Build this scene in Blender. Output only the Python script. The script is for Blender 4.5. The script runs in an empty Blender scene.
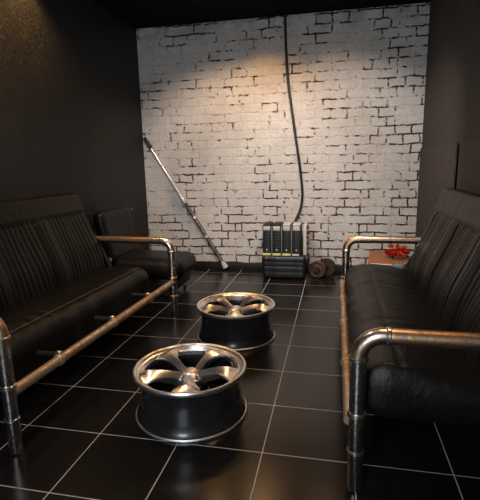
import bpy, bmesh, math, random
from mathutils import Vector, Matrix
random.seed(7)
PI = math.pi
scn = bpy.context.scene
COL = scn.collection

# ------------------------------------------------------------------ camera
cam_d = bpy.data.cameras.new('camera')
cam = bpy.data.objects.new('camera', cam_d)
COL.objects.link(cam)
RT = Vector((0.9769, 0.2127, -0.0208)); FW = Vector((-0.2088, 0.9586, -0.1935))
_p, _y, _r = 0.19473, -0.21447, -0.0212
FW = Vector((math.sin(_y)*math.cos(_p), math.cos(_y)*math.cos(_p), -math.sin(_p)))
_rt = Vector((math.cos(_y), -math.sin(_y), 0)); _up = _rt.cross(FW)
RT = math.cos(_r)*_rt + math.sin(_r)*_up
UP = -math.sin(_r)*_rt + math.cos(_r)*_up
M = Matrix((RT, UP, -FW)).transposed().to_4x4()
M.translation = (0.2604, -1.5264, 1.1207)
cam.matrix_world = M
cam_d.sensor_fit = 'VERTICAL'
cam_d.sensor_height = 36.0
cam_d.lens = 440.2 / 500.0 * 36.0
cam_d.clip_start = 0.05
scn.camera = cam

# ------------------------------------------------------------------ light and exposure
scn.view_settings.view_transform = 'Standard'
scn.view_settings.look = 'None'
scn.view_settings.gamma = 1.0
scn.view_settings.use_curve_mapping = False
scn.view_settings.exposure = 0.0
world = bpy.data.worlds.new('world'); scn.world = world
world.use_nodes = True
world.node_tree.nodes['Background'].inputs[0].default_value = (0.75, 0.85, 1.0, 1)
world.node_tree.nodes['Background'].inputs[1].default_value = 0.35

def area(name, loc, target, sx, sy, energy, color):
    d = bpy.data.lights.new(name, 'AREA'); d.shape = 'RECTANGLE'; d.size = sx; d.size_y = sy
    d.energy = energy; d.color = color
    o = bpy.data.objects.new(name, d); COL.objects.link(o); o.location = loc
    o.rotation_euler = (Vector(target)-Vector(loc)).to_track_quat('-Z', 'Y').to_euler()
    return o
def spot(name, loc, target, energy, color, ang, blend, soft):
    d = bpy.data.lights.new(name, 'SPOT'); d.energy = energy; d.color = color
    d.spot_size = math.radians(ang); d.spot_blend = blend; d.shadow_soft_size = soft
    o = bpy.data.objects.new(name, d); COL.objects.link(o); o.location = loc
    o.rotation_euler = (Vector(target)-Vector(loc)).to_track_quat('-Z', 'Y').to_euler()
    return o
area('daylight_window', (-0.35, -2.5, 1.40), (-0.15, 1.5, 0.75), 0.70, 1.50, 48, (0.84, 0.92, 1.0))
WARM = (1.0, 0.62, 0.32); MILD = (1.0, 0.912, 0.85); AMBER = (1.0, 0.55, 0.20)
# ceiling lamps: x, y, power, colour, aim x, aim y, aim z, cone, bulb radius
LAMPS = [(-0.88, 2.30, 15, AMBER, -0.88, 2.50, 0, 122, .04), (-0.42, 2.42, 28, AMBER, -0.42, 2.57, 0, 124, .04), (0.20, 2.46, 7, WARM, 0.20, 2.58, 0, 122, .04),
         (-1.60, 1.14, 32, AMBER, -1.72, 1.18, 0, 118, .04), (0.50, 0.40, 46, WARM, 0.50, 0.40, 0, 120, .09), (-0.75, 0.35, 40, MILD, -0.75, 0.35, 0, 120, .09),
         (-0.70, 0.95, 142, MILD, -0.80, 2.97, 0.52, 72, .05), (0.30, 0.95, 148, MILD, 0.35, 2.97, 0.52, 72, .05),
         (-0.35, -1.75, 62, (0.92, 0.95, 1.0), -0.35, -2.6, 1.2, 120, .05)]  # last lamp is an added fill on the front wall for metal reflections
for lx, ly, pw, lc, ax, ay, az, ang, br_ in LAMPS:
    spot('lamp_light', (lx, ly, 2.455), (ax, ay, az), pw, lc, ang, 0.6, br_)

# ------------------------------------------------------------------ materials
def mat(name):
    m = bpy.data.materials.new(name); m.use_nodes = True
    nt = m.node_tree; b = nt.nodes['Principled BSDF']
    return m, nt, b
def node(nt, t, **kw):
    n = nt.nodes.new(t)
    for k, v in kw.items(): setattr(n, k, v)
    return n
def link(nt, a, b): nt.links.new(a, b)
def noise(nt, vec, scale, detail=4, rough=0.55, dist=0.0):
    n = node(nt, 'ShaderNodeTexNoise'); n.inputs['Scale'].default_value = scale
    n.inputs['Detail'].default_value = detail; n.inputs['Roughness'].default_value = rough
    n.inputs['Distortion'].default_value = dist
    if vec is not None: link(nt, vec, n.inputs['Vector'])
    return n.outputs['Fac']
def math_(nt, op, a, b=None, c=None, clamp=False):
    n = node(nt, 'ShaderNodeMath', operation=op); n.use_clamp = clamp
    for i, v in enumerate((a, b, c)):
        if v is None: continue
        if isinstance(v, (int, float)): n.inputs[i].default_value = v
        else: link(nt, v, n.inputs[i])
    return n.outputs[0]
def ramp(nt, fac, stops):
    n = node(nt, 'ShaderNodeValToRGB'); link(nt, fac, n.inputs[0])
    cr = n.color_ramp
    while len(cr.elements) < len(stops): cr.elements.new(0.5)
    for e, (p, c) in zip(cr.elements, stops):
        e.position = p; e.color = (c, c, c, 1) if isinstance(c, (int, float)) else (*c, 1)
    return n.outputs[0]
def mixc(nt, fac, a, b):
    n = node(nt, 'ShaderNodeMix', data_type='RGBA')
    if isinstance(fac, (int, float)): n.inputs[0].default_value = fac
    else: link(nt, fac, n.inputs[0])
    for i, v in ((6, a), (7, b)):
        if isinstance(v, tuple): n.inputs[i].default_value = (*v, 1)
        else: link(nt, v, n.inputs[i])
    return n.outputs[2]
def objco(nt): return node(nt, 'ShaderNodeTexCoord').outputs['Object']
def bump(nt, b, h, strength, dist):
    n = node(nt, 'ShaderNodeBump'); n.inputs['Strength'].default_value = strength
    n.inputs['Distance'].default_value = dist
    link(nt, h, n.inputs['Height']); link(nt, n.outputs[0], b.inputs['Normal'])
def scaled(nt, vec, s):
    n = node(nt, 'ShaderNodeVectorMath', operation='MULTIPLY'); link(nt, vec, n.inputs[0]); n.inputs[1].default_value = s
    return n.outputs[0]

def simple(name, col, rough, metal=0.0, nscale=None, namt=0.15, bscale=None, bamt=0.2, bdist=0.002, coat=0):
    m, nt, b = mat(name)
    b.inputs['Base Color'].default_value = (*col, 1); b.inputs['Roughness'].default_value = rough
    b.inputs['Metallic'].default_value = metal
    if coat: b.inputs['Coat Weight'].default_value = coat; b.inputs['Coat Roughness'].default_value = 0.1
    co = objco(nt)
    if nscale:
        f = noise(nt, co, nscale)
        link(nt, mixc(nt, f, tuple(c*(1-namt) for c in col), tuple(c*(1+namt) for c in col)), b.inputs['Base Color'])
        link(nt, math_(nt, 'MULTIPLY_ADD', f, 0.25, rough-0.12), b.inputs['Roughness'])
    if bscale: bump(nt, b, noise(nt, co, bscale), bamt, bdist)
    return m

# floor tiles
TS = 0.35
def floor_material():
    m, nt, b = mat('black_tile')
    co = objco(nt); sep = node(nt, 'ShaderNodeSeparateXYZ'); link(nt, co, sep.inputs[0])
    ds = []
    cells = []
    for k in (0, 1):
        u = math_(nt, 'DIVIDE', sep.outputs[k], TS)
        cells.append(math_(nt, 'FLOOR', u))
        fr = math_(nt, 'FRACT', u)
        ds.append(math_(nt, 'MINIMUM', fr, math_(nt, 'SUBTRACT', 1.0, fr)))
    d = math_(nt, 'MULTIPLY', math_(nt, 'MINIMUM', ds[0], ds[1]), TS)
    grout = math_(nt, 'LESS_THAN', d, 0.0018)
    cv = node(nt, 'ShaderNodeCombineXYZ'); link(nt, cells[0], cv.inputs[0]); link(nt, cells[1], cv.inputs[1])
    wn = node(nt, 'ShaderNodeTexWhiteNoise'); link(nt, cv.outputs[0], wn.inputs['Vector'])
    n1 = noise(nt, co, 3.0, 6, 0.6); n2 = noise(nt, co, 60, 3)
    tile = mixc(nt, n1, (0.004, 0.0036, 0.0036), (0.011, 0.0095, 0.009))
    gcol = mixc(nt, noise(nt, co, 5, 3), (0.22, 0.205, 0.19), (0.66, 0.62, 0.58))
    link(nt, mixc(nt, grout, tile, gcol), b.inputs['Base Color'])
    rr = math_(nt, 'ADD', math_(nt, 'MULTIPLY', n1, 0.14), 0.13)
    rr = math_(nt, 'ADD', rr, math_(nt, 'MULTIPLY', wn.outputs['Value'], 0.04))
    link(nt, math_(nt, 'MAXIMUM', rr, math_(nt, 'MULTIPLY', grout, 0.8)), b.inputs['Roughness'])
    b.inputs['IOR'].default_value = 1.42
    edge = math_(nt, 'MINIMUM', math_(nt, 'DIVIDE', d, 0.004), 1.0)
    h = math_(nt, 'ADD', edge, math_(nt, 'MULTIPLY', n2, 0.05))
    h = math_(nt, 'ADD', h, math_(nt, 'MULTIPLY', noise(nt, co, 9, 2), 0.5))
    bump(nt, b, h, 0.35, 0.002)
    return m

# white painted brick
def brick_material():
    m, nt, b = mat('white_painted_brick')
    co = objco(nt)
    sep = node(nt, 'ShaderNodeSeparateXYZ'); link(nt, co, sep.inputs[0])
    flat = node(nt, 'ShaderNodeCombineXYZ'); link(nt, sep.outputs[0], flat.inputs[0]); link(nt, sep.outputs[2], flat.inputs[1])
    P = flat.outputs[0]
    def wob(scale, amt):
        nz = node(nt, 'ShaderNodeTexNoise'); nz.inputs['Scale'].default_value = scale; nz.inputs['Detail'].default_value = 3
        link(nt, P, nz.inputs['Vector'])
        s = node(nt, 'ShaderNodeVectorMath', operation='SUBTRACT'); link(nt, nz.outputs['Color'], s.inputs[0]); s.inputs[1].default_value = (.5, .5, .5)
        return scaled(nt, s.outputs[0], (amt, amt, 0))
    a1 = node(nt, 'ShaderNodeVectorMath', operation='ADD'); link(nt, P, a1.inputs[0]); link(nt, wob(2.0, 0.03), a1.inputs[1])
    a2 = node(nt, 'ShaderNodeVectorMath', operation='ADD'); link(nt, a1.outputs[0], a2.inputs[0]); link(nt, wob(17.0, 0.030), a2.inputs[1])
    def bricks(w, mortar, smooth, off, shift):
        v = node(nt, 'ShaderNodeVectorMath', operation='ADD'); link(nt, a2.outputs[0], v.inputs[0]); v.inputs[1].default_value = shift
        br = node(nt, 'ShaderNodeTexBrick'); br.offset = off; br.offset_frequency = 2; br.squash = 1.0
        link(nt, v.outputs[0], br.inputs['Vector'])
        br.inputs['Scale'].default_value = 1.0; br.inputs['Mortar Size'].default_value = mortar
        br.inputs['Mortar Smooth'].default_value = smooth; br.inputs['Bias'].default_value = 0
        br.inputs['Brick Width'].default_value = w; br.inputs['Row Height'].default_value = 0.0855
        return br
    bs = bricks(0.149, 0.0092, 0.6, 0.5, (0.02, 0.012, 0)); bw = bricks(0.298, 0.0092, 0.6, 0.5, (0.096, 0.012, 0))
    # some rows and zones show headers, others stretchers
    row = math_(nt, 'FLOOR', math_(nt, 'DIVIDE', math_(nt, 'ADD', sep.outputs[2], 0.012), 0.0855))
    rv = node(nt, 'ShaderNodeCombineXYZ'); link(nt, row, rv.inputs[1]); link(nt, math_(nt, 'MULTIPLY', sep.outputs[0], 1.3), rv.inputs[0])
    sel = math_(nt, 'GREATER_THAN', noise(nt, rv.outputs[0], 1.7, 1), 0.52)
    mort = node(nt, 'ShaderNodeMix', data_type='FLOAT'); link(nt, sel, mort.inputs[0]); link(nt, bs.outputs['Fac'], mort.inputs[2]); link(nt, bw.outputs['Fac'], mort.inputs[3])
    fac = mort.outputs[0]
    # paint has filled most of the joints: dark gaps stay only here and there
    gap = noise(nt, P, 3.4, 5, 0.66)
    gap2 = noise(nt, scaled(nt, P, (0.8, 1.3, 1)), 24.0, 4, 0.65)
    keep = math_(nt, 'ADD', math_(nt, 'MULTIPLY', gap, 0.72), math_(nt, 'MULTIPLY', gap2, 0.40))
    # joints at the foot and along the top of the wall are rougher and more open
    low = math_(nt, 'MULTIPLY', math_(nt, 'SUBTRACT', 1.05, sep.outputs[2], clamp=True), 0.085)
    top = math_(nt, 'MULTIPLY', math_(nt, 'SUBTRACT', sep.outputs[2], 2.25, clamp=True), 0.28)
    rgt = math_(nt, 'MULTIPLY', math_(nt, 'ADD', sep.outputs[0], 0.1, clamp=True), 0.035)
    keep = math_(nt, 'ADD', keep, math_(nt, 'ADD', rgt, math_(nt, 'ADD', low, top)))
    keepm = ramp(nt, keep, [(0.588, 0.0), (0.640, 1.0)])
    joint = math_(nt, 'MULTIPLY', ramp(nt, math_(nt, 'ADD', fac, math_(nt, 'MULTIPLY', math_(nt, 'SUBTRACT', noise(nt, P, 40, 3, .6), .5), .9)), [(0.22, 0.0), (0.5, 1.0)]), keepm)
    faint = math_(nt, 'MULTIPLY', math_(nt, 'MULTIPLY', fac, ramp(nt, gap2, [(0.42, 0.0), (0.6, 1.0)])), 0.14)
    # chips and scrapes in the paint
    chip = ramp(nt, noise(nt, scaled(nt, P, (1.0, 1.6, 1)), 16, 6, 0.7, 0.8), [(0.625, 0.0), (0.68, 1.0)])
    chipz = ramp(nt, noise(nt, P, 2.3, 3), [(0.46, 0.0), (0.62, 1.0)])
    chip = math_(nt, 'MULTIPLY', chip, math_(nt, 'ADD', math_(nt, 'MULTIPLY', chipz, 0.8), math_(nt, 'MULTIPLY', top, 6.0, clamp=True), clamp=True))
    n1 = noise(nt, P, 1.7, 4); n2 = noise(nt, P, 34, 5, 0.65); n3 = noise(nt, P, 6.0, 5, 0.6)
    paint = mixc(nt, n1, (0.60, 0.56, 0.515), (0.72, 0.69, 0.65))
    paint = mixc(nt, ramp(nt, n3, [(0.42, 0.0), (0.66, 0.45)]), paint, (0.47, 0.41, 0.37))
    paint = mixc(nt, ramp(nt, n2, [(0.50, 0.0), (0.72, 0.42)]), paint, (0.33, 0.28, 0.25))
    grain = noise(nt, P, 95, 4, 0.7)
    paint = mixc(nt, ramp(nt, grain, [(0.44, 0.0), (0.68, 0.62)]), paint, (0.34, 0.30, 0.265))
    # each brick keeps a slightly different coat
    paint = mixc(nt, math_(nt, 'MULTIPLY', node_sep_r(nt, bs.outputs['Color']), 0.16), paint, (0.40, 0.35, 0.32))
    # bluish cast shadow painted into the wall colour left of the pole
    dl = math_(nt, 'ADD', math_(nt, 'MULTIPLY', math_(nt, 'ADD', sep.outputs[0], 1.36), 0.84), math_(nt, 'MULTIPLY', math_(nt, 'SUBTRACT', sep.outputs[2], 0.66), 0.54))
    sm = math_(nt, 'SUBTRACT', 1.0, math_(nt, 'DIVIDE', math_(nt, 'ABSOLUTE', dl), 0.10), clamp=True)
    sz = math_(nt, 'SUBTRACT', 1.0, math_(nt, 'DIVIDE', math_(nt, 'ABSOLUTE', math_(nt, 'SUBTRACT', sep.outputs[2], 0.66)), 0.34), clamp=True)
    shadow_streak = math_(nt, 'MULTIPLY', math_(nt, 'MULTIPLY', sm, sz), ramp(nt, n3, [(0.35, 0.2), (0.6, 1.3)]), clamp=True)
    paint = mixc(nt, shadow_streak, paint, (0.34, 0.37, 0.42))
    col = mixc(nt, faint, paint, (0.30, 0.25, 0.22))
    col = mixc(nt, chip, col, (0.10, 0.075, 0.06))
    # top course darker in patches
    top_dark = math_(nt, 'MULTIPLY', ramp(nt, n3, [(0.38, 0.0), (0.62, 1.0)]), math_(nt, 'MULTIPLY', top, 9.0, clamp=True), clamp=True)
    col = mixc(nt, math_(nt, 'MULTIPLY', top_dark, 0.7), col, (0.09, 0.08, 0.075))
    col = mixc(nt, joint, col, (0.026, 0.015, 0.010))
    link(nt, col, b.inputs['Base Color'])
    b.inputs['Roughness'].default_value = 0.62
    h = math_(nt, 'SUBTRACT', math_(nt, 'MULTIPLY', n2, 0.45), math_(nt, 'MULTIPLY', math_(nt, 'ADD', math_(nt, 'MULTIPLY', fac, 0.18), joint), 1.0))
    h = math_(nt, 'ADD', h, math_(nt, 'ADD', math_(nt, 'MULTIPLY', n3, 0.6), math_(nt, 'MULTIPLY', grain, 0.22)))
    h = math_(nt, 'SUBTRACT', h, math_(nt, 'MULTIPLY', chip, 0.5))
    bump(nt, b, h, 0.9, 0.013)
    return m
def node_sep_r(nt, c):
    s = node(nt, 'ShaderNodeSeparateColor'); link(nt, c, s.inputs[0]); return s.outputs[0]

def rough_wall(name, c0, c1, rough, bd, spec, sc=26):
    m, nt, b = mat(name)
    co = objco(nt)
    n1 = noise(nt, co, 2.2, 5); n2 = noise(nt, scaled(nt, co, (1, 1.2, 0.8)), sc, 6, 0.7, 0.6); n3 = noise(nt, co, 75, 3)
    b.inputs['Specular IOR Level'].default_value = spec
    link(nt, mixc(nt, math_(nt, 'ADD', math_(nt, 'MULTIPLY', n1, 0.3), math_(nt, 'MULTIPLY', ramp(nt, n2, [(0.36, 0.0), (0.64, 1.0)]), 0.7)), c0, c1), b.inputs['Base Color'])
    link(nt, math_(nt, 'ADD', math_(nt, 'MULTIPLY', n2, 0.25), rough-0.12), b.inputs['Roughness'])
    h = math_(nt, 'ADD', n2, math_(nt, 'MULTIPLY', n3, 0.25))
    bump(nt, b, h, 0.8, bd)
    return m

def leather_material():
    m, nt, b = mat('black_leather')
    co = objco(nt)
    n1 = noise(nt, co, 7, 4, 0.6, 0.4); n2 = noise(nt, co, 160, 2); n3 = noise(nt, scaled(nt, co, (1, 2.6, 1)), 13, 5, 0.62, 1.2)
    link(nt, mixc(nt, n1, (0.0025, 0.0025, 0.0025), (0.008, 0.007, 0.0065)), b.inputs['Base Color'])
    link(nt, math_(nt, 'ADD', math_(nt, 'MULTIPLY', n1, 0.22), 0.27), b.inputs['Roughness'])
    b.inputs['Specular IOR Level'].default_value = 0.22
    h = math_(nt, 'ADD', math_(nt, 'MULTIPLY', n3, 1.0), math_(nt, 'MULTIPLY', n2, 0.05))
    bump(nt, b, h, 0.42, 0.010)
    return m

def pipe_material(name, steel, rust, thr, r0, metal=1.0):
    m, nt, b = mat(name)
    co = objco(nt)
    n1 = noise(nt, co, 9, 6, 0.65, 0.7); n2 = noise(nt, co, 55, 4, 0.6); n3 = noise(nt, co, 2.2, 3)
    f = ramp(nt, math_(nt, 'ADD', math_(nt, 'MULTIPLY', n1, 0.75), math_(nt, 'MULTIPLY', n3, 0.25)), [(thr-0.07, 0.0), (thr+0.09, 1.0)])
    c = mixc(nt, f, steel, rust)
    c = mixc(nt, ramp(nt, n2, [(0.5, 0.0), (0.72, 0.75)]), c, tuple(x*0.32 for x in rust))
    link(nt, c, b.inputs['Base Color'])
    b.inputs['Metallic'].default_value = metal
    link(nt, math_(nt, 'ADD', math_(nt, 'MULTIPLY', f, 0.16), math_(nt, 'MULTIPLY_ADD', n2, 0.22, r0)), b.inputs['Roughness'])
    bump(nt, b, math_(nt, 'ADD', n1, math_(nt, 'MULTIPLY', n2, 0.6)), 0.35, 0.004)
    return m

M_floor = floor_material(); M_brick = brick_material()
M_lwall = rough_wall('black_rough_plaster', (0.0025, 0.0025, 0.0022), (0.010, 0.0095, 0.0083), 0.40, 0.045, 0.32, 46)
M_rwall = rough_wall('charcoal_rough_board', (0.018, 0.0155, 0.0135), (0.105, 0.088, 0.077), 0.62, 0.020, 0.22, 42)
M_fwall = simple('pale_bounce_plaster', (0.52, 0.52, 0.53), 0.8, 0, 4)  # unseen front wall, made pale to give the metal broad reflections
M_ceil = simple('black_ceiling_paint', (0.0045, 0.004, 0.004), 0.9, 0, 4); M_ceil.node_tree.nodes['Principled BSDF'].inputs['Specular IOR Level'].default_value = 0.1
M_black = simple('black_trim_paint', (0.010, 0.010, 0.010), 0.45, 0, 8)
M_dark = simple('recess_shade', (0.004, 0.0035, 0.0035), 0.95); M_dark.node_tree.nodes['Principled BSDF'].inputs['Specular IOR Level'].default_value = 0.0  # near-black colour stands in for shade inside the slot and lug holes
M_leather = leather_material()
M_welt = simple('grey_stitching', (0.085, 0.075, 0.066), 0.6, 0, 30)
M_pipe = pipe_material('weathered_steel_pipe', (0.66, 0.63, 0.60), (0.36, 0.23, 0.14), 0.56, 0.12)
M_arm = pipe_material('worn_steel_copper_reflection', (0.66, 0.60, 0.54), (0.58, 0.35, 0.19), 0.47, 0.15)  # copper tint painted in for the warm lamp reflection on the armrests
M_rail = pipe_material('brassy_rusty_pipe', (0.66, 0.54, 0.40), (0.46, 0.28, 0.155), 0.48, 0.20, 0.8)
M_fit = pipe_material('galvanised_fitting', (0.66, 0.62, 0.56), (0.36, 0.25, 0.16), 0.58, 0.18)
M_alloy = simple('polished_alloy', (0.82, 0.79, 0.77), 0.30, 1.0, 18, 0.18)
M_alloyd = simple('brushed_alloy', (0.78, 0.76, 0.74), 0.38, 1.0, 26, 0.2)
M_barrel = simple('gloss_black_barrel', (0.012, 0.012, 0.013), 0.26, 0.0, 12, 0.3, None, coat=0.4)
M_rubber = simple('black_rubber', (0.012, 0.011, 0.011), 0.55, 0, 20)
M_cable = simple('black_cable_sheath', (0.010, 0.010, 0.011), 0.4, 0, 20)
M_chrome = pipe_material('scuffed_chrome', (0.85, 0.83, 0.81), (0.36, 0.32, 0.30), 0.60, 0.14, 0.55)
M_gun = pipe_material('dull_grey_tube', (0.23, 0.22, 0.22), (0.12, 0.09, 0.075), 0.5, 0.30)
M_foot = simple('pale_grey_plastic', (0.42, 0.40, 0.38), 0.5, 0, 20)
M_module = simple('black_ribbed_plastic', (0.016, 0.018, 0.021), 0.4, 0, 40, 0.4)
M_cap = simple('grey_cap', (0.52, 0.50, 0.46), 0.5, 0, 40, 0.3)
M_cap2 = simple('dull_brass_divider', (0.24, 0.21, 0.15), 0.5, 0, 40, 0.3)
M_side = simple('whitish_panel', (0.55, 0.50, 0.46), 0.6, 0, 30, 0.3)
M_strip = simple('yellow_green_strip', (0.58, 0.56, 0.25), 0.45, 0, 60, 0.35)
M_base = simple('black_oily_casting', (0.008, 0.009, 0.010), 0.42, 0.0, 30, 0.4, 40, 0.3, 0.003)
M_rust = simple('rusty_brown_iron', (0.10, 0.050, 0.028), 0.6, 0.5, 40, 0.6, 60, 0.4, 0.003)
M_rustd = simple('dark_rusty_iron', (0.050, 0.030, 0.022), 0.65, 0.5, 40, 0.5)
M_red = simple('red_petal', (0.72, 0.028, 0.020), 0.5, 0, 50, 0.35)
M_orange = simple('orange_petal', (0.85, 0.20, 0.035), 0.5, 0, 50, 0.35)
M_leaf = simple('dark_green_leaf', (0.020, 0.035, 0.015), 0.5, 0, 40, 0.3)
M_teal = simple('teal_tag', (0.12, 0.34, 0.30), 0.5, 0, 40, 0.2)
M_paper = simple('pale_paper', (0.78, 0.74, 0.66), 0.6, 0, 40, 0.1)
def wood_material():
    m, nt, b = mat('orange_brown_wood')
    co = objco(nt)
    n = noise(nt, scaled(nt, co, (1.2, 14, 14)), 4, 6, 0.6, 0.5)
    link(nt, mixc(nt, n, (0.16, 0.058, 0.020), (0.38, 0.155, 0.058)), b.inputs['Base Color'])
    b.inputs['Roughness'].default_value = 0.5
    bump(nt, b, n, 0.2, 0.003)
    return m
M_wood = wood_material()
def lamp_glass():
    m, nt, b = mat('lamp_lens')
    b.inputs['Base Color'].default_value = (0.9, 0.7, 0.45, 1)
    b.inputs['Emission Color'].default_value = (1.0, 0.55, 0.22, 1); b.inputs['Emission Strength'].default_value = 12
    return m
M_lens = lamp_glass()

# ------------------------------------------------------------------ mesh helpers
def obj(name, bm, m, parent=None, smooth=True, sharp=35):
    me = bpy.data.meshes.new(name)
    bmesh.ops.recalc_face_normals(bm, faces=bm.faces)
    if smooth:
        for f in bm.faces: f.smooth = True
        lim = math.radians(sharp)
        for e in bm.edges:
            if len(e.link_faces) == 2 and e.calc_face_angle(0) > lim: e.smooth = False
    bm.to_mesh(me); bm.free()
    me.materials.append(m)
    o = bpy.data.objects.new(name, me); COL.objects.link(o)
    if parent: o.parent = parent
    return o
def thing(name, label, cat, loc=(0, 0, 0), rz=0, group=None):
    o = bpy.data.objects.new(name, None); COL.objects.link(o)
    o.empty_display_size = 0.1
    o.location = loc; o.rotation_euler = (0, 0, rz)
    o['label'] = label; o['category'] = cat
    if group: o['group'] = group
    return o
def tag(o, label, cat, group=None):
    o['label'] = label; o['category'] = cat
    if group: o['group'] = group
    return o
def struct(name, bm, m, **k):
    o = obj(name, bm, m, **k); o['kind'] = 'structure'; return o
def add_box(bm, x0, x1, y0, y1, z0, z1, bev=0.0, seg=2, mtx=None):
    vs = [bm.verts.new((x, y, z)) for x in (x0, x1) for y in (y0, y1) for z in (z0, z1)]
    fs = [bm.faces.new([vs[i] for i in q]) for q in ((0, 1, 3, 2), (4, 6, 7, 5), (0, 4, 5, 1), (2, 3, 7, 6), (0, 2, 6, 4), (1, 5, 7, 3))]
    geo = vs
    if bev:
        es = list({e for f in fs for e in f.edges})
        r = bmesh.ops.bevel(bm, geom=es, offset=bev, segments=seg, affect='EDGES', profile=0.5)
        geo = list({v for f in r['faces'] for v in f.verts} | {v for v in vs if v.is_valid})
    if mtx is not None:
        for v in geo: v.co = mtx @ v.co
    return geo
def box(*a, **k):
    bm = bmesh.new(); add_box(bm, *a, **k); return bm
def add_tube(bm, pts, r, n=16, caps=True):
    pts = [Vector(p) for p in pts]
    rs = r if isinstance(r, (list, tuple)) else [r]*len(pts)
    T = []
    for i in range(len(pts)):
        a = pts[max(i-1, 0)]; b = pts[min(i+1, len(pts)-1)]
        T.append((b-a).normalized())
    up = Vector((0, 0, 1)) if abs(T[0].z) < 0.9 else Vector((1, 0, 0))
    N = (up - T[0]*up.dot(T[0])).normalized()
    rings = []
    for i, p in enumerate(pts):
        N = (N - T[i]*N.dot(T[i])).normalized()
        B = T[i].cross(N)
        rings.append([bm.verts.new(p + rs[i]*(math.cos(2*PI*k/n)*N + math.sin(2*PI*k/n)*B)) for k in range(n)])
    for a, b in zip(rings, rings[1:]):
        for k in range(n): bm.faces.new((a[k], a[(k+1) % n], b[(k+1) % n], b[k]))
    if caps:
        bm.faces.new(rings[0][::-1]); bm.faces.new(rings[-1])
def tube(pts, r, n=16):
    bm = bmesh.new(); add_tube(bm, pts, r, n); return bm
def arc(c, a, b, rad, k=10):
    # quarter bend from c + a*rad to c + b*rad (a, b unit, centre c)
    c, a, b = Vector(c), Vector(a), Vector(b)
    return [c + rad*(math.cos(t*PI/2/k)*a + math.sin(t*PI/2/k)*b) for t in range(k+1)]
def add_lathe(bm, prof, n=48, mtx=None, closed=True):
    rings = []
    for (r, z) in prof:
        ring = [bm.verts.new((r*math.cos(2*PI*k/n), r*math.sin(2*PI*k/n), z)) for k in range(n)]
        rings.append(ring)
    pairs = list(zip(rings, rings[1:]))
    if closed: pairs.append((rings[-1], rings[0]))
    for a, b in pairs:
        for k in range(n): bm.faces.new((a[k], a[(k+1) % n], b[(k+1) % n], b[k]))
    if not closed:
        bm.faces.new(rings[0][::-1]); bm.faces.new(rings[-1])
    if mtx is not None:
        for ring in rings:
            for v in ring: v.co = mtx @ v.co
def lathe(prof, n=48, mtx=None, closed=True):
    bm = bmesh.new(); add_lathe(bm, prof, n, mtx, closed); return bm
def rbox(x0, x1, y0, y1, z0, z1, r, nx, ny, nz, rfun=None, dfun=None):
    """padded block: the surface of a lattice rounded off by radius r, then shaped by dfun(p, n)"""
    bm = bmesh.new(); V = {}
    def co(i, N, a, b): return a + (b-a)*i/N
    rx, ry, rz = r if isinstance(r, tuple) else (r, r, r)
    def pt(i, j, k):
        if (i, j, k) in V: return V[i, j, k]
        p = Vector((co(i, nx, x0, x1), co(j, ny, y0, y1), co(k, nz, z0, z1)))
        c = Vector((min(max(p.x, x0+rx), x1-rx), min(max(p.y, y0+ry), y1-ry), min(max(p.z, z0+rz), z1-rz)))
        d = p-c; e = Vector((d.x/rx, d.y/ry, d.z/rz))
        if e.length > 1e-6:
            n = e.normalized(); q = Vector((c.x+n.x*rx, c.y+n.y*ry, c.z+n.z*rz))
            nn = Vector((n.x/rx, n.y/ry, n.z/rz)).normalized()
        else: q, nn = p, Vector((0, 0, 1))
        if dfun: q = dfun(q, nn)
        V[i, j, k] = bm.verts.new(q); return V[i, j, k]
    for i in range(nx):
        for j in range(ny):
            for k in (0, nz): bm.faces.new((pt(i, j, k), pt(i+1, j, k), pt(i+1, j+1, k), pt(i, j+1, k)))
    for i in range(nx):
        for k in range(nz):
            for j in (0, ny): bm.faces.new((pt(i, j, k), pt(i+1, j, k), pt(i+1, j, k+1), pt(i, j, k+1)))
    for j in range(ny):
        for k in range(nz):
            for i in (0, nx): bm.faces.new((pt(i, j, k), pt(i, j+1, k), pt(i, j+1, k+1), pt(i, j, k+1)))
    return bm
def sst(a, b, x):
    t = min(max((x-a)/(b-a), 0), 1); return t*t*(3-2*t)
def groove(x, c, w): return math.exp(-((x-c)/w)**2)

# ------------------------------------------------------------------ setting
XL, XR, YB, YF, H = -1.75, 1.046, 2.975, -2.6, 2.48
struct('floor', box(XL-.15, XR+.15, YF-.15, YB+.15, -0.08, 0), M_floor, smooth=False)
struct('ceiling', box(XL-.15, XR+.15, YF-.15, YB+.15, H, H+.1), M_ceil, smooth=False)
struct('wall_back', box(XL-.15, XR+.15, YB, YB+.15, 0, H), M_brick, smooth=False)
struct('wall_left', box(XL-.15, XL, YF, YB, 0, H), M_lwall, smooth=False)
struct('wall_right', box(XR, XR+.15, YF, YB, 0, H), M_rwall, smooth=False)
wf = bmesh.new()
add_box(wf, XL, -1.15, YF-.15, YF, 0, H); add_box(wf, 0.45, XR, YF-.15, YF, 0, H)
add_box(wf, -1.15, 0.45, YF-.15, YF, 0, 0.55); add_box(wf, -1.15, 0.45, YF-.15, YF, 2.15, H)
struct('wall_front', wf, M_fwall, smooth=False)
wn = bmesh.new()
for a in ((-1.15, -1.10, 0.55, 2.15), (0.40, 0.45, 0.55, 2.15), (-1.10, 0.40, 0.55, 0.60), (-1.10, 0.40, 2.10, 2.15), (-0.37, -0.33, 0.60, 2.10)):
    add_box(wn, a[0], a[1], YF-.10, YF-.04, a[2], a[3], 0.004)
struct('window_1', wn, M_black)
struct('baseboard_back', box(XL, XR, YB-.018, YB, 0, 0.078, bev=0.003), M_black)
struct('baseboard_left', box(XL, XL+.015, YF, YB-.018, 0, 0.078, bev=0.003), M_black)
struct('baseboard_right', box(XR-.015, XR, YF, YB-.018, 0, 0.078, bev=0.003), M_black)
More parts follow.
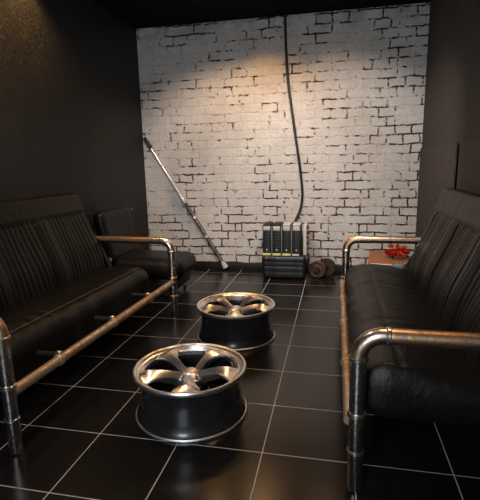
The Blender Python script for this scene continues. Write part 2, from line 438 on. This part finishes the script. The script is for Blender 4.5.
# boarded lower part of the right wall, two sheets with a slot between
struct('trim_1', box(XR-.012, XR, 1.690, YB, 0.08, 1.225, bev=0.002), M_rwall)
struct('trim_2', box(XR-.012, XR, YF, 1.605, 0.08, 1.225, bev=0.002), M_rwall)
struct('trim_3', box(XR-.003, XR, 1.605, 1.690, 0.08, 1.215), M_dark)  # dark strip painted as the shade of a deeper gap

# ------------------------------------------------------------------ pipe sofas
PR = 0.0262
def collar(c, axis, r=PR*1.22, w=0.018):
    a = Vector(axis); c = Vector(c)
    q = [c-a*w/2, c-a*w*0.36, c-a*w*0.3, c+a*w*0.3, c+a*w*0.36, c+a*w/2]
    return tube(q, [r*.90, r*.97, r, r, r*.97, r*.90], 20)
def sofa(name, label, loc, rz, L, D, tees, seedv, nose=0.014, crest=0.165, lift=0.0, yn=0.055, zs=0.232, rr_=(0.125, 0.045, 0.0745), e0=0.10, e1=0.115, brk=1, lx_=0.0, ztop=0.383, hump=0.0):
    rnd = random.Random(seedv)
    t = thing(name, label, 'sofa', loc, rz, 'pipe-framed sofas facing each other')
    AZ, RZ, bend = 0.569, 0.255, 0.078
    # frame: two end loops, front and rear rails, cross bars
    LX = lx_
    for s, y in ((0, 0.0), (1, L)):
        lg = obj('leg', tube([(LX, y, 0.004), (LX, y, 0.01), (LX, y, AZ-bend)], [PR*.9, PR, PR], 20), M_pipe, t)
        lg['label'] = 'front pipe leg of steel'
        obj('collar', collar((LX, y, AZ-bend-.004), (0, 0, 1)), M_fit, lg)
        obj('collar', collar((LX, y, RZ+.033), (0, 0, 1)), M_fit, lg)
        obj('collar', collar((LX, y, RZ-.105), (0, 0, 1), PR*1.12, 0.012), M_fit, lg)
        pts = [(LX, y, AZ-bend)] + arc((LX+bend, y, AZ-bend), (-1, 0, 0), (0, 0, 1), bend)[1:] + [(LX+bend+.1, y, AZ), (D*.45, y, AZ), (D-.155, y, AZ)]
        rr = [PR*1.06]*11 + [PR, PR, PR]
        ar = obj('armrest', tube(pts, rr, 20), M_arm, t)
        obj('collar', collar((LX+bend+.012, y, AZ), (1, 0, 0), PR*1.17, 0.014), M_fit, ar)
        obj('leg', tube([(D-.155, y, 0.004), (D-.155, y, 0.01), (D-.155, y, AZ+.022)], [PR*.9, PR, PR], 16), M_pipe, t)
    fr = obj('front_rail', tube([(0, PR*.5, RZ)]+[(0, L*k/12, RZ) for k in range(1, 12)]+[(0, L-PR*.5, RZ)], PR*.86, 20), M_rail, t)
    for y in tees:
        obj('coupling', collar((0, y, RZ), (0, 1, 0), PR*1.06, 0.030), M_rail, fr)
        obj('crossbar', tube([(0.0, y-.045, RZ), (0.06, y-.045, RZ), (D-.155, y-.045, RZ)], PR*.50, 14), M_black, t)
        obj('coupling', collar((0.036, y-.045, RZ), (1, 0, 0), PR*.85, 0.030), M_fit, fr)
    obj('rear_rail', tube([(D-.155, 0, RZ), (D-.155, L, RZ)], PR*.93, 16), M_rail, t)
    # seat cushion
    x0, x1, y0, y1 = nose, D-.17, yn, L-.055
    wr = [(rnd.uniform(y0, y1), rnd.uniform(.008, .02), rnd.uniform(-.004, .004), rnd.uniform(-.25, .25)) for _ in range(34)]
    def seat_d(p, n):
        q = p.copy()
        top = max(n.z, 0) if p.z > .30 else 0
        u = (p.x-x0)/(x1-x0)
        if p.z > .28:
            q.z += top*(0.022*math.sin(PI*min(u*1.25, 1)) - 0.012*sst(.5, 1, u) + hump*(1-sst(0.05, .75, u))*(.45+1.05*(1-sst(0, .6, p.y))))
            q.z -= top*0.004*groove(p.x, crest, 0.007)
            if p.x > crest:
                f = sst(crest, crest+.035, p.x)*(1-sst(x1-.08, x1-.02, p.x))
                q.z += top*f*0.0018*abs(math.sin(PI*(p.y+0.012*math.sin(p.x*14))/0.062))
            for yc, w, a, sl in wr:
                q.z += top*a*0.8*groove(p.y+sl*(p.x-.2), yc, w)*sst(.05, .2, p.x)
            for c in (L/3, 2*L/3): q.z -= top*0.0035*groove(p.y, c, 0.010)
        # loose skirt of the nose
        if p.x < nose+.09 and p.z < .36:
            q.x += 0.004*math.sin(p.y*21+math.sin(p.y*7)*2)
        return q
    se = obj('seat', rbox(x0, x1, y0, y1, zs, ztop, rr_, 44, 150, 12, dfun=seat_d), M_leather, t, sharp=180)
    sp = [(crest, y0+.05+(y1-y0-.10)*k/60, ztop+.0155+hump*.62*(.45+1.05*(1-sst(0, .6, y0+.05+(y1-y0-.10)*k/60)))+0.0006*math.sin(k*1.3)) for k in range(61)]
    obj('piping', tube(sp, 0.0022, 8), M_welt, se)
    # back: a padded panel leaning on the rear loop, fluted panels between smooth bolsters
    by0, by1 = e0, L-e1
    W = by1-by0; hb = 0.662+lift; th = 0.095
    edge, bol = 0.075, 0.155
    flu = (W-2*edge-2*bol)/3
    secs = [(by0+edge+i*(flu+bol), by0+edge+i*(flu+bol)+flu) for i in range(3)]
    def back_d(p, n):
        q = p.copy()
        front = max(-n.x, 0) if p.x < th/2 else 0
        v = p.z/hb
        d = 0.012*math.sin(PI*min(max(v, 0), 1)) + 0.018*groove(v, 0.30, 0.22)
        head = sst(0.735, 0.775, v)
        d += 0.012*head - 0.013*groove(v, 0.745, 0.012)
        for a, b in secs:
            if a-.02 < p.y < b+.02:
                m = sst(a-.004, a+.012, p.y)*(1-sst(b-.012, b+.004, p.y))*(1-head)*sst(0.02, .1, v)
                d += m*((0.0045+.0015*math.sin(p.y*37+v*2))*abs(math.sin(PI*((p.y-a)/(b-a)*9+.25*math.sin(v*5+p.y*11)))) - 0.006)
                d += 0.004*m*math.sin(p.y*9+v*3)
            for c in (a, b): d -= 0.004*groove(p.y, c, 0.009)*(1-head)
        for a, b in zip(secs, secs[1:]):
            c = (a[1]+b[0])/2; d -= 0.005*groove(p.y, c, 0.005)*(1-head*.7); d += 0.010*groove(p.y, c, 0.05)*(1-head)
        q.x -= front*d
        # small sag between the heads
        if p.z > hb*.8: q.z -= 0.003*(math.cos(2*PI*3*(p.y-by0)/W)*.5+.5)*(p.z/hb-.8)*5
        return q
    bk = obj('backrest', rbox(0, th, by0, by1, 0, hb, (0.036, 0.026, 0.030), 6, 230, 44, dfun=back_d), M_leather, t, sharp=180)
    bk.rotation_euler = (0, math.radians(18.5), 0)
    bk.location = (D-.285, 0, 0.30)
    # side bracket with a round head where the back is hinged
    for y, s in (((by1+.012, 1),) if brk else ((by0-.012, -1),)):
        def wing(p, n, y=y, s=s):
            q = p.copy(); v = (p.z-.285)/.33
            q.x = (D-.262) + (p.x-(D-.262))*(1-.72*v) + v*.105
            return q
        br = obj('side_bracket', rbox(D-.345, D-.18, min(y, y+s*.024), max(y, y+s*.024), 0.285, 0.615, (.03, .0115, .04), 8, 4, 14, dfun=wing), M_leather, t, sharp=180)
        bb = lathe([(0.024, -.004), (0.024, .006), (0.018, .012), (0.008, .015)], 18, closed=False,
                   mtx=Matrix.Translation((D-.275, y+s*.022, 0.40)) @ Matrix.Rotation(-s*PI/2, 4, 'X'))
        obj('bolt_head', bb, M_fit, br)
    return t
sofa('pipe_sofa', 'long black leather sofa on pipe frame at right, under charcoal wall',
     (0.326, -0.135, 0), 0, 1.815, 0.70, (0.46, 0.97, 1.40), 3, e1=0.12, lift=0.022, yn=0.045, lx_=0.020, hump=0.034)
lx0, ly0, lx1, ly1 = -0.968, -0.177, -0.918, 1.495
sofa('pipe_sofa', 'long black leather sofa on pipe frame at left, under glossy black wall',
     (lx1, ly1, 0), PI + math.atan2(-(lx1-lx0), ly1-ly0) , math.hypot(lx1-lx0, ly1-ly0), 0.80, (0.40, 0.87, 1.36), 5, ztop=0.366, nose=0.150, crest=0.222, zs=0.13, rr_=(0.075, 0.05, 0.060), lift=0.012, e0=0.03, e1=0.08, brk=0)

# ------------------------------------------------------------------ armchair in the far left corner
def armchair():
    t = thing('armchair', 'low black leather armchair in far left corner behind the left sofa', 'armchair', (-1.34, 2.05, 0))
    def sd(p, n):
        q = p.copy()
        if n.z > 0 and p.z > .25: q.z += n.z*(0.014*math.cos(p.x*3.2)*math.cos(p.y*4) - .006*groove(p.x, .24, .01))
        return q
    obj('seat', rbox(-.30, .375, -.25, .25, 0.15, 0.338, (0.09, 0.10, 0.085), 24, 20, 10, dfun=sd), M_leather, t, sharp=180)
    bm = bmesh.new(); add_box(bm, -.28, .29, -.22, .22, 0.06, 0.20, 0.015)
    obj('base', bm, M_black, t)
    b = obj('backrest', rbox(0, .10, -.275, .275, 0, .44, (.035, .05, .05), 6, 24, 20), M_leather, t, sharp=180)
    b.rotation_euler = (0, math.radians(-12), 0); b.location = (-.30, 0.0, .30)
    for x in (-.25, .25):
        for y in (-.18, .18):
            obj('leg', tube([(x, y, 0), (x, y, .07)], [.014, .018], 12), M_pipe, t)
    bb = lathe([(0.011, -.004), (0.011, .003), (0.006, .007)], 14, closed=False, mtx=Matrix.Translation((-.275, .262, .715)))
    obj('button', bb, M_fit, t)
    return t
armchair()

# ------------------------------------------------------------------ alloy wheels standing face up
def wheel(label, loc, a0):
    t = thing('alloy_wheel', label, 'wheel', loc, 0, 'alloy wheels on the floor'); t.scale = (1, 1, 1.055)
    prof = [(0.238, 0.006), (0.2515, 0.0115), (0.2500, 0.018), (0.2450, 0.026), (0.2385, 0.042), (0.2330, 0.062), (0.2330, 0.066), (0.2290, 0.090), (0.224, 0.120),
            (0.227, 0.135), (0.230, 0.165), (0.234, 0.178), (0.246, 0.184), (0.247, 0.194), (0.232, 0.196), (0.222, 0.186), (0.216, 0.160), (0.212, 0.11), (0.215, 0.05), (0.226, 0.010)]
    obj('barrel', lathe(prof, 96), M_barrel, t)
    obj('bottom_lip', lathe([(0.236, 0.0), (0.254, 0.0), (0.2575, 0.004), (0.2575, 0.008), (0.254, 0.0118), (0.250, 0.0125), (0.240, 0.012)], 96), M_alloyd, t)
    lip = obj('top_lip', lathe([(0.247, 0.186), (0.254, 0.189), (0.2575, 0.196), (0.2575, 0.203), (0.2535, 0.2085), (0.246, 0.2085), (0.240, 0.205), (0.2365, 0.198),
                          (0.229, 0.195), (0.2255, 0.186), (0.219, 0.183), (0.216, 0.170), (0.213, 0.168), (0.214, 0.186), (0.222, 0.192)], 96), M_alloy, t)
    # spokes: lofted blades with a ridge, flaring into the rim
    def sp(ang):
        bm = bmesh.new(); rings = []
        N = 16
        for i in range(N+1):
            u = i/N; r = 0.030 + u*(0.2260-0.030)
            w = 0.019 + 0.007*sst(.25, .7, u) + 0.040*sst(.5, 1.0, u)**1.2
            zt = 0.168 + 0.040*math.sin(PI*.5*min(u*1.15, 1)) - 0.009*sst(.75, 1, u)
            dp = 0.054 - 0.036*u
            tw = 0.010*math.sin(PI*u)                # the sweep of the blade
            rid = 0.013*(1-sst(.8, 1, u)*.7)
            c = [(-w*.80, -dp), (-w*1.0, -.014), (-w*.93, -.006), (-w*.45, rid*.55-.002), (-w*.04, rid), (w*.18, rid*.75), (w*.62, -.001), (w*.95, -.010), (w*1.0, -.018), (w*.8, -dp)]
            rings.append([bm.verts.new((r - u*u*(0.226-math.sqrt(0.226**2-(tw+y)**2)), tw+y, zt+z)) for y, z in c])
        for a, b in zip(rings, rings[1:]):
            for k in range(len(a)): bm.faces.new((a[k], a[(k+1) % len(a)], b[(k+1) % len(a)], b[k]))
        bm.faces.new(rings[0][::-1]); bm.faces.new(rings[-1])
        R_ = Matrix.Rotation(ang, 4, 'Z')
        for v in bm.verts: v.co = R_ @ v.co
        return bm
    for k in range(5):
        obj('spoke', sp(math.radians(a0+72*k)), M_alloy, t, sharp=28)
    hub = obj('hub', lathe([(0.0600, 0.118), (0.0640, 0.148), (0.0610, 0.160), (0.054, 0.1655), (0.040, 0.176), (0.034, 0.182), (0.0, 0.182), (0.0, 0.118)][:6]+[(0.028, 0.184), (0.026, 0.118)], 48), M_alloyd, t)
    obj('centre_cap', lathe([(0.0285, 0.168), (0.0285, 0.1845), (0.026, 0.1875), (0.016, 0.1895), (0.002, 0.190)], 32, closed=False), M_alloy, t)
    for k in range(5):
        an = math.radians(a0+36+72*k)
        mt = Matrix.Translation((0.0470*math.cos(an), 0.0470*math.sin(an), 0.1640))
        obj('lug_hole', lathe([(0.0075, 0.001), (0.0075, 0.0085), (0.0105, 0.0095), (0.0120, 0.0075), (0.0120, 0.001)], 18, mt), M_alloy, hub)
        obj('lug_shade_disc', lathe([(0.0090, 0.0), (0.0090, 0.0088)], 16, mt, closed=False), M_dark, hub)  # dark disc painted as the shade inside the hole
    va = math.radians(a0+36)
    obj('valve_stem', tube([(0.214*math.cos(va), 0.214*math.sin(va), 0.150), (0.203*math.cos(va), 0.203*math.sin(va), 0.168), (0.198*math.cos(va), 0.198*math.sin(va), 0.190)], [.006, .005, .004], 12), M_alloyd, t)
    return t
wheel('nearer of the two alloy wheels lying face up on the black tiles, whole and unobstructed', (-0.372, 0.252, 0), -5)
wheel('farther alloy wheel lying face up on black tiles, partly hidden by the nearer wheel', (-0.362, 1.165, 0), -9)

# ------------------------------------------------------------------ machine block against the brick wall
def machine():
    t = thing('machine_block', 'black machine block with four upright ribbed modules, against the brick wall', 'machine', (-0.21, 2.76, 0), 0)
    # base casting: ribbed rounded body
    def bd(p, n):
        q = p.copy()
        if n.y < -.3:
            for zc in (.075, .125, .175): q.y += 0.005*groove(p.z, zc, .005)
            q.y += 0.004*math.sin(p.x*26)
        q.x *= 1 - .05*(1-p.z/.24)
        return q
    base = obj('base', rbox(-.225, .215, -.14, .15, 0.0, 0.235, (.035, .035, .04), 30, 10, 26, dfun=bd), M_base, t, sharp=50)
    for x in (-.17, -.06, .06, .17):
        obj('bolt', lathe([(.010, -.004), (.010, .006), (.006, .009)], 6, closed=False, mtx=Matrix.Translation((x, -.142, .205)) @ Matrix.Rotation(PI/2, 4, 'X')), M_gun, base)
    obj('side_lug', rbox(.19, .240, -.11, .06, .13, .235, (.02, .03, .04), 8, 8, 8), M_base, t)
    pitch = 0.0955
    for k in range(4):
        x = -.213 + k*pitch
        bm = bmesh.new()
        add_box(bm, x, x+.083, -.095, .11, .245, .522, .004)
        for j in range(11):                           # ribs across the face
            z = .262 + j*.0192
            add_box(bm, x+.006, x+.077, -.1045, -.093, z, z+.011, .002)
        md = obj('module', bm, M_module, t)
        obj('cap', box(x+.008, x+.075, -.108, -.09, .476, .516, bev=.004), M_cap, md)
        bm = bmesh.new(); add_box(bm, x+.006, x+.078, -.10, .10, .520, .535, .004)
        obj('top_cover', bm, M_rustd if k < 2 else M_side, md)
        bm = lathe([(.008, 0), (.008, .008), (.004, .011)], 12, closed=False, mtx=Matrix.Translation((x+.042, -.103, .285)) @ Matrix.Rotation(PI/2, 4, 'X'))
        obj('knob', bm, M_cap, md)
        if k < 3:
            obj('terminal_strip', box(x+.002, x+.083, -.135, -.09, .2335, .250, bev=.004), M_strip, t)['label'] = 'yellow-green strip'
        else:
            obj('terminal_strip', box(x+.002, x+.070, -.130, -.09, .2335, .246, bev=.004), M_side, t)['label'] = 'whitish strip'
        if k: obj('divider', box(x-.0095, x-.0025, -.10, .10, .245, .512, bev=.001), M_cap2, t)['label'] = 'pale divider'
    obj('side_panel', box(.180, .212, -.085, .11, .235, .532, bev=.004), M_side, t)['label'] = 'whitish side panel'
    # corroded fittings along the right edge
    for z, r in ((.30, .010), (.35, .014), (.41, .012), (.455, .017), (.505, .013)):
        obj('fitting', box(.210, .210+r*1.6, -.092, -.05, z-r, z+r, bev=.003), M_rustd, t)
    return t
machine()

def rusty():
    t = thing('rusty_hub', 'rusty brown round hub on the floor right of the black machine block', 'machine part', (0.155, 2.78, 0), math.radians(-14))
    mt = Matrix.Translation((-.035, -.035, .086)) @ Matrix.Rotation(PI/2, 4, 'X')
    obj('drum', lathe([(.030, 0), (.079, 0), (.084, .006), (.084, .040), (.078, .046), (.066, .046), (.060, .040), (.045, .040), (.030, .048)], 40, mt), M_rust, t)
    mt2 = Matrix.Translation((.030, .045, .092)) @ Matrix.Rotation(PI/2, 4, 'X')
    obj('flange', lathe([(.028, 0), (.088, 0), (.092, .005), (.092, .022), (.086, .028), (.028, .030)], 40, mt2), M_rustd, t)
    obj('axle', tube([(-.040, -.105, .086), (-.036, -.05, .086), (.030, .03, .091), (.034, .075, .092)], [.024, .031, .031, .026], 20), M_rustd, t)
    for k in range(5):
        a = 2*PI*k/5
        obj('bolt', lathe([(.007, 0), (.007, .010), (.004, .013)], 6, closed=False, mtx=mt @ Matrix.Translation((.053*math.cos(a), .053*math.sin(a), .038))), M_rust, t)
    return t
rusty()

# ------------------------------------------------------------------ pole and cable at the brick wall
def pole():
    A = Vector((-1.722, 2.945, 1.405)); B = Vector((-0.868, 2.925, 0.028))
    t = thing('metal_pole', 'scuffed chrome telescopic pole leaning diagonally across the white brick wall', 'pole', B)
    A = A-B; d = -A.normalized(); L = A.length
    P = lambda s: A + d*s
    obj('upper_tube', tube([P(.12), P(.5), P(.80)], .0140, 16), M_chrome, t)['label'] = 'bright chrome tube'
    obj('lower_tube', tube([P(.76), P(1.2), P(L-.06)], .0190, 16), M_gun, t)['label'] = 'dull grey tube'
    obj('grip', tube([P(0), P(.01), P(.13), P(.14)], [.014, .0195, .0195, .015], 16), M_rubber, t)['label'] = 'black rubber grip'
    obj('clamp', tube([P(.735), P(.745), P(.80), P(.81)], [.019, .0225, .0225, .019], 16), M_chrome, t)
    for s in (.52, .98, 1.22): obj('clamp', tube([P(s), P(s+.022)], [.0205, .0205] if s > .7 else [.016, .016], 16), M_chrome, t)
    ft = bmesh.new(); add_tube(ft, [P(L-.075), P(L-.03), P(L-.0), P(L+.006)], [.020, .028, .032, .025], 18)
    obj('foot', ft, M_foot, t)['label'] = 'pale grey foot'
    return t
pole()
cp = [(-0.236, 2.955, 2.478), (-0.233, 2.958, 2.38), (-0.222, 2.958, 2.08), (-0.203, 2.958, 1.85), (-0.170, 2.958, 1.62), (-0.135, 2.958, 1.38), (-0.099, 2.958, 1.14), (-0.076, 2.958, 0.97), (-0.064, 2.958, 0.84),
      (-0.066, 2.957, 0.73), (-0.086, 2.950, 0.635), (-0.125, 2.935, 0.545), (-0.150, 2.915, 0.46), (-0.155, 2.915, 0.35)]
def catmull(pts, k=8):
    P = [Vector(p) for p in pts]; out = []
    for i in range(len(P)-1):
        p0, p1, p2, p3 = P[max(i-1, 0)], P[i], P[i+1], P[min(i+2, len(P)-1)]
        for j in range(k):
            s = j/k
            out.append(.5*((2*p1)+(p2-p0)*s+(2*p0-5*p1+4*p2-p3)*s*s+(3*p1-p0-3*p2+p3)*s**3))
    out.append(P[-1]); return out
tag(obj('wall_cable', tube(catmull(cp), 0.0125, 14), M_cable), 'thick black cable hanging down the white brick wall to the machine block', 'cable')

# ------------------------------------------------------------------ wooden chest with flowers behind the right sofa
def chest():
    t = thing('wooden_chest', 'orange-brown wooden chest behind right sofa against brick wall, red flowers on top', 'chest', (0.74, 2.5, 0), math.radians(-5))
    obj('body', box(-.165, .165, -.29, .29, 0.02, 0.238, bev=.004), M_wood, t)
    obj('lid', box(-.172, .172, -.30, .30, 0.240, 0.268, bev=.005), M_wood, t)
    obj('label_strip', box(-.15, .02, -.298, -.272, .2675, .2692, bev=.0005), M_paper, t)['label'] = 'pale paper strip'
    obj('tag', box(.035, .095, -.303, -.262, .240, .2715, bev=.001), M_teal, t)['label'] = 'teal tag'
    for x in (-.14, .14):
        for y in (-.26, .26): obj('foot', box(x-.02, x+.02, y-.02, y+.02, 0, .022, bev=.003), M_wood, t)
    return t
chest()
def flowers():
    t = thing('flower_bunch', 'bunch of red and orange artificial flowers lying on the wooden chest', 'flowers', (0.80, 2.47, 0.269))
    rnd = random.Random(11)
    spots = [(-.075, .02, .035, 0), (-.045, -.02, .042, 0), (-.045, .05, .085, 1), (-.005, .01, .050, 0), (.010, .05, .080, 1), (.030, -.03, .045, 1), (.055, .015, .055, 0), (.085, .0, .042, 0), (.070, .05, .070, 1), (.02, -.055, .034, 0)]
    for x, y, z, kind in spots:
        bm = bmesh.new()
        tilt = Matrix.Translation((x, y, z)) @ Matrix.Rotation(rnd.uniform(.3, 1.1), 4, 'X') @ Matrix.Rotation(rnd.uniform(-.7, .7), 4, 'Y') @ Matrix.Rotation(rnd.uniform(0, 6), 4, 'Z')
        for ring, (n, rr, el) in enumerate(((6, .036, .35), (5, .026, .8), (4, .015, 1.2))):
            for k in range(n):
                a = 2*PI*k/n + ring*.5
                R_ = tilt @ Matrix.Rotation(a, 4, 'Z') @ Matrix.Rotation(-el, 4, 'Y')
                rows = []
                for i in range(5):
                    u = i/4; w = .6*rr*math.sin(PI*(.12+.80*u))
                    rows.append([bm.verts.new(R_ @ Vector((u*rr, w*s, .25*rr*(u*u) + .10*rr*s*s + o))) for s in (-1, -.5, 0, .5, 1) for o in (0,)])
                for p, q in zip(rows, rows[1:]):
                    for j in range(4): bm.faces.new((p[j], p[j+1], q[j+1], q[j]))
        bmesh.ops.solidify(bm, geom=bm.faces[:], thickness=.0015)
        obj('blossom', bm, M_orange if kind else M_red, t, sharp=180)['label'] = 'orange blossom' if kind else 'red blossom'
    for k in range(7):
        a = rnd.uniform(0, 2*PI); x, y = rnd.uniform(-.07, .08), rnd.uniform(-.03, .05)
        bm = bmesh.new(); rows = []
        for i in range(6):
            u = i/5; w = .016*math.sin(PI*(.05+.9*u))
            rows.append([bm.verts.new((x+math.cos(a)*u*.07-math.sin(a)*w*s, y+math.sin(a)*u*.07+math.cos(a)*w*s, .012+.05*u*(1-u)+.004*abs(s)+.03*(k % 3)*u)) for s in (-1, 0, 1)])
        for p, q in zip(rows, rows[1:]):
            for j in range(2): bm.faces.new((p[j], p[j+1], q[j+1], q[j]))
        bmesh.ops.solidify(bm, geom=bm.faces[:], thickness=.0015)
        obj('leaf', bm, M_leaf, t, sharp=180)
    for k in range(4):
        obj('stem', tube([(-.06+.05*k, .02, .03), (-.04+.045*k, .0, .012), (-.02+.04*k, -.05+.02*k, .005)], .003, 8), M_leaf, t)
    return t
flowers()

# ------------------------------------------------------------------ ceiling lamps (the room's own lights, plus one added front-wall fill)
LAB = ['ceiling spotlight of the brick wall row nearest the left wall', 'middle ceiling spotlight of the row along the brick wall', 'ceiling spotlight of the brick wall row nearest the right wall',
       'ceiling spotlight close to the black left wall', 'ceiling spotlight above the right sofa seat', 'ceiling spotlight above the nearer alloy wheel',
       'tilted ceiling spotlight above the farther alloy wheel, left of the pair', 'tilted ceiling spotlight beside the right sofa, right of the pair', 'added fill spotlight brightening the pale plaster wall with the window']
for L_, lb in zip(LAMPS, LAB):
    t = thing('ceiling_spotlight', lb, 'ceiling light', (L_[0], L_[1], H), 0, 'ceiling spotlights')
    obj('ring', lathe([(.040, -.010), (.052, -.010), (.055, -.007), (.055, 0), (.040, 0)], 32), M_black, t)
    obj('lens', lathe([(.039, -.006), (.039, -.002)], 24, closed=False), M_lens, t)
